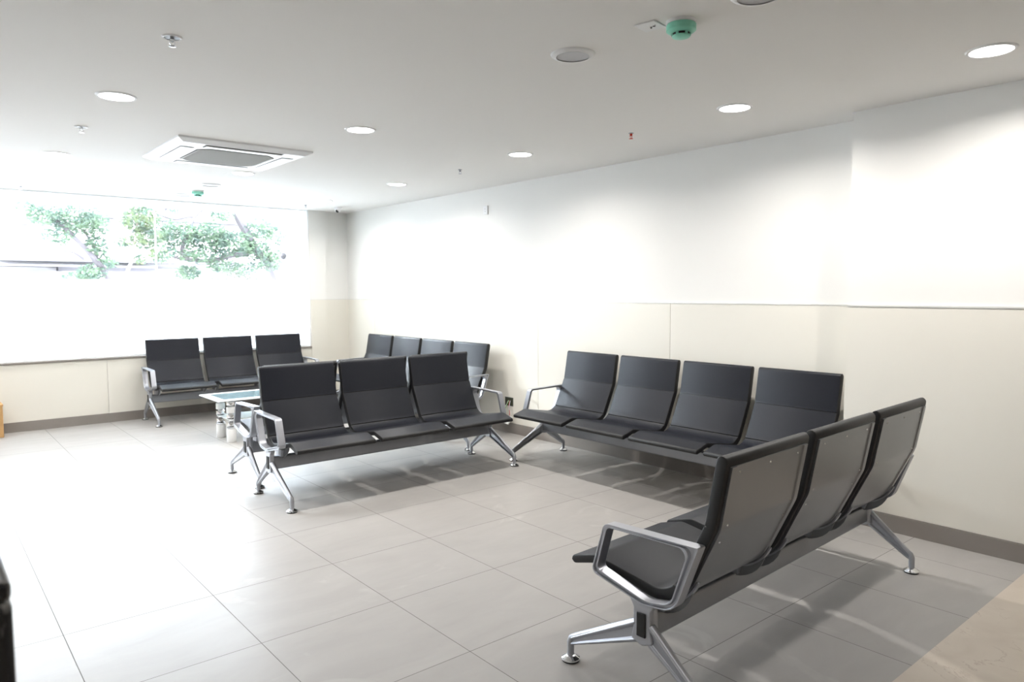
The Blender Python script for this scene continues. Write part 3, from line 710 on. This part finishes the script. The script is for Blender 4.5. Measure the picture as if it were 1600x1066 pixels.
# ------------------------------------------------------------------ outside
bm = new(); box(bm, -12, 18, 5.85, 26, -0.6, -0.5); o = struct('ground_outside', bm, m_ground, 'outdoor ground beyond the window')
bl = thing('building', 'pale weathered building with stone ledges behind the trees', 'building', (2, 12.6, -0.5))
bm = new(); box(bm, -9, 12, 0, 3, 0, 3.95); obj('wall', bm, m_plaster, bl, smooth=0)
bm = new(); box(bm, -2.6, -1.0, -0.06, 0, 2.75, 3.55); obj('stained_wall_patch', bm, m_stain, bl, smooth=0)
for x0, x1, z0, z1, d in ((-1.15, 4.6, 2.50, 2.57, 0.30), (-1.2, 1.4, 2.40, 2.44, 0.42), (-0.25, 5.5, 2.33, 2.40, 0.24), (-1.5, -0.15, 2.14, 2.24, 0.55), (0.3, 6.0, 3.36, 3.42, 0.30), (0.5, 6.0, 3.12, 3.17, 0.22), (-1.0, 0.4, 3.16, 3.24, 0.25)):
    bm = new(); box(bm, x0, x1, -d, 0, z0, z1); obj('ledge', bm, m_ledge, bl, smooth=0)
random.seed(7)
def leaves(bm, c, rad, n, size):
    for _ in range(int(n*2.1)):
        while True:
            v = Vector((random.uniform(-1, 1), random.uniform(-1, 1), random.uniform(-1, 1)))
            if v.length < 1: break
        p = Vector(c)+Vector((v.x*rad[0], v.y*rad[1], v.z*rad[2])); s = size*random.uniform(0.6, 1.3)
        a = Vector((random.gauss(0, 1), random.gauss(0, 1), random.gauss(0, 0.6))).normalized(); b = a.cross(Vector((random.gauss(0, 1), random.gauss(0, 1), random.gauss(0, 1)))).normalized()
        vs = [bm.verts.new(p+q) for q in (-a*s*0.5, -a*s*0.1+b*s*0.22, a*s*0.5, -a*s*0.1-b*s*0.22)]
        bm.faces.new(vs)
def tree(name, lab, loc, branches, clumps, bark, leafm, size, cat='tree'):
    t = thing(name, lab, cat, loc, 0, 'trees outside the window'); L = Vector(loc)
    for i, (pts, r0, r1) in enumerate(branches):
        P = catmull([Vector(p)-L for p in pts], 6); n = len(P); bm = new()
        tube(bm, P, [r0+(r1-r0)*k/(n-1) for k in range(n)], 9); obj('trunk' if i == 0 else 'branch', bm, bark, t)
    bm = new()
    for c, rad, n in clumps: leaves(bm, Vector(c)-L, rad, n, size)
    obj('foliage', bm, leafm, t, smooth=0)
def V3(x, z, y): return (x, y, z)
tree('leafy_tree', 'leafy tree leaning left outside the left part of the window', (2.35, 9.0, -0.5),
     [([(2.35, 9.0, -0.5), (2.15, 9.0, 0.9), (1.95, 9.0, 1.60), (1.72, 9.0, 1.98), (1.46, 9.0, 2.29), (1.18, 9.05, 2.62)], 0.075, 0.018),
      ([(1.80, 9.0, 1.85), (1.78, 9.1, 2.10), (1.66, 9.1, 2.35), (1.60, 9.15, 2.65)], 0.028, 0.010),
      ([(1.62, 9.0, 1.92), (1.45, 8.95, 2.02), (1.22, 8.9, 2.02)], 0.020, 0.006),
      ([(1.46, 9.0, 2.29), (1.42, 9.1, 2.5), (1.5, 9.1, 2.75)], 0.018, 0.006)],
     [((1.55, 9.1, 2.50), (0.34, 0.35, 0.22), 420), ((1.15, 9.0, 2.55), (0.28, 0.3, 0.16), 230), ((1.80, 9.1, 2.48), (0.22, 0.3, 0.22), 190), ((1.30, 9.0, 2.25), (0.22, 0.3, 0.14), 110),
      ((1.80, 9.05, 2.12), (0.17, 0.25, 0.16), 150), ((1.72, 9.05, 1.72), (0.22, 0.3, 0.13), 170), ((1.92, 9.05, 1.88), (0.18, 0.25, 0.10), 70), ((1.52, 9.0, 1.66), (0.2, 0.2, 0.07), 60), ((0.9, 9.0, 2.66), (0.14, 0.2, 0.06), 40)],
     m_bark, m_leafA, 0.070)
tree('slender_tree', 'slender tree with a pale thin trunk outside, left of the pane joint', (2.2, 9.5, -0.5),
     [([(2.2, 9.5, -0.5), (2.22, 9.5, 0.8), (2.28, 9.5, 1.63), (2.38, 9.5, 1.95), (2.44, 9.5, 2.30), (2.50, 9.5, 2.7)], 0.040, 0.010), ([(2.40, 9.5, 2.0), (2.6, 9.45, 2.2), (2.75, 9.4, 2.35)], 0.012, 0.005)],
     [((2.52, 9.5, 2.62), (0.30, 0.3, 0.22), 300), ((2.62, 9.5, 2.30), (0.24, 0.3, 0.2), 200), ((2.30, 9.5, 2.25), (0.16, 0.25, 0.1), 50), ((2.78, 9.5, 2.02), (0.16, 0.25, 0.14), 60), ((2.5, 9.5, 1.95), (0.10, 0.2, 0.08), 24)],
     m_palebark, m_leafB, 0.085)
tree('thick_branched_tree', 'large tree with thick dark branches outside the right part of the window', (4.95, 10.2, -0.5),
     [([(5.6, 10.6, -0.5), (5.35, 10.5, 1.0), (4.95, 10.2, 1.9), (4.60, 10.0, 2.18), (4.36, 10.0, 2.62), (4.12, 10.0, 3.05)], 0.11, 0.060),
      ([(4.60, 10.0, 2.18), (4.2, 9.9, 2.10), (3.75, 9.9, 1.98), (3.35, 9.9, 1.99), (3.12, 9.9, 2.02)], 0.050, 0.022),
      ([(3.35, 9.9, 1.99), (3.26, 9.9, 2.15), (3.40, 9.95, 2.50), (3.52, 10.0, 2.75), (3.72, 10.0, 2.95)], 0.035, 0.030),
      ([(3.52, 10.0, 2.75), (3.35, 10.0, 2.72), (3.18, 10.0, 2.68), (2.95, 10.0, 2.74), (2.85, 10.0, 2.80)], 0.022, 0.010),
      ([(3.05, 10.1, 2.85), (3.20, 10.1, 2.98), (3.4, 10.1, 2.9)], 0.035, 0.02)],
     [((3.25, 9.95, 2.42), (0.36, 0.35, 0.22), 330), ((3.75, 9.95, 2.42), (0.40, 0.35, 0.24), 430), ((4.15, 9.95, 2.28), (0.42, 0.35, 0.26), 430), ((4.65, 10.0, 2.60), (0.34, 0.3, 0.20), 210), ((4.55, 9.95, 2.20), (0.34, 0.3, 0.18), 230), ((3.55, 9.9, 2.08), (0.45, 0.3, 0.16), 260),
      ((3.35, 9.9, 1.75), (0.20, 0.3, 0.14), 150), ((4.95, 10.0, 2.10), (0.2, 0.25, 0.12), 70), ((3.95, 9.95, 2.80), (0.25, 0.3, 0.12), 90), ((3.95, 9.9, 1.90), (0.3, 0.3, 0.14), 120), ((2.98, 9.9, 2.12), (0.18, 0.3, 0.14), 80), ((3.15, 9.9, 2.85), (0.10, 0.2, 0.08), 24), ((4.75, 9.9, 1.98), (0.30, 0.3, 0.18), 130), ((4.25, 9.9, 1.82), (0.35, 0.3, 0.14), 90), ((2.98, 9.9, 2.45), (0.2, 0.3, 0.25), 110), ((4.95, 9.95, 2.45), (0.22, 0.3, 0.18), 70)],
     m_bark, m_leafA, 0.080)
t = thing('bush', 'pale twiggy bush outside at the bottom of the clear glass', 'bush', (3.7, 8.6, -0.5))
bm = new()
for k in range(14):
    a = random.uniform(-0.5, 0.5); tube(bm, [(a*0.3, random.uniform(-0.1, 0.1), 0), (a*0.7, random.uniform(-0.1, 0.1), 1.2), (a*1.1, random.uniform(-0.15, 0.15), 2.15)], [0.012, 0.009, 0.004], 5)
obj('stems', bm, m_palebark, t)
bm = new(); leaves(bm, (-0.05, 0, 2.10), (0.50, 0.3, 0.17), 420, 0.05); leaves(bm, (0, 0, 1.6), (0.45, 0.3, 0.5), 250, 0.05); obj('foliage', bm, m_leafC, t, smooth=0)
d = thing('drain_pipe', 'pale grey pipe elbow outside near the right end of the window', 'pipe', (4.62, 8.6, -0.5))
bm = new(); tube(bm, catmull([(0.10, 0, 0.0), (0.10, 0, 2.1), (0.06, 0, 2.36), (-0.06, -0.05, 2.50), (-0.14, -0.12, 2.52)]), 0.062, 16, cap=False); obj('pipe', bm, mat('pale_plastic_pipe', (0.2, 0.19, 0.2), 0.7), d)
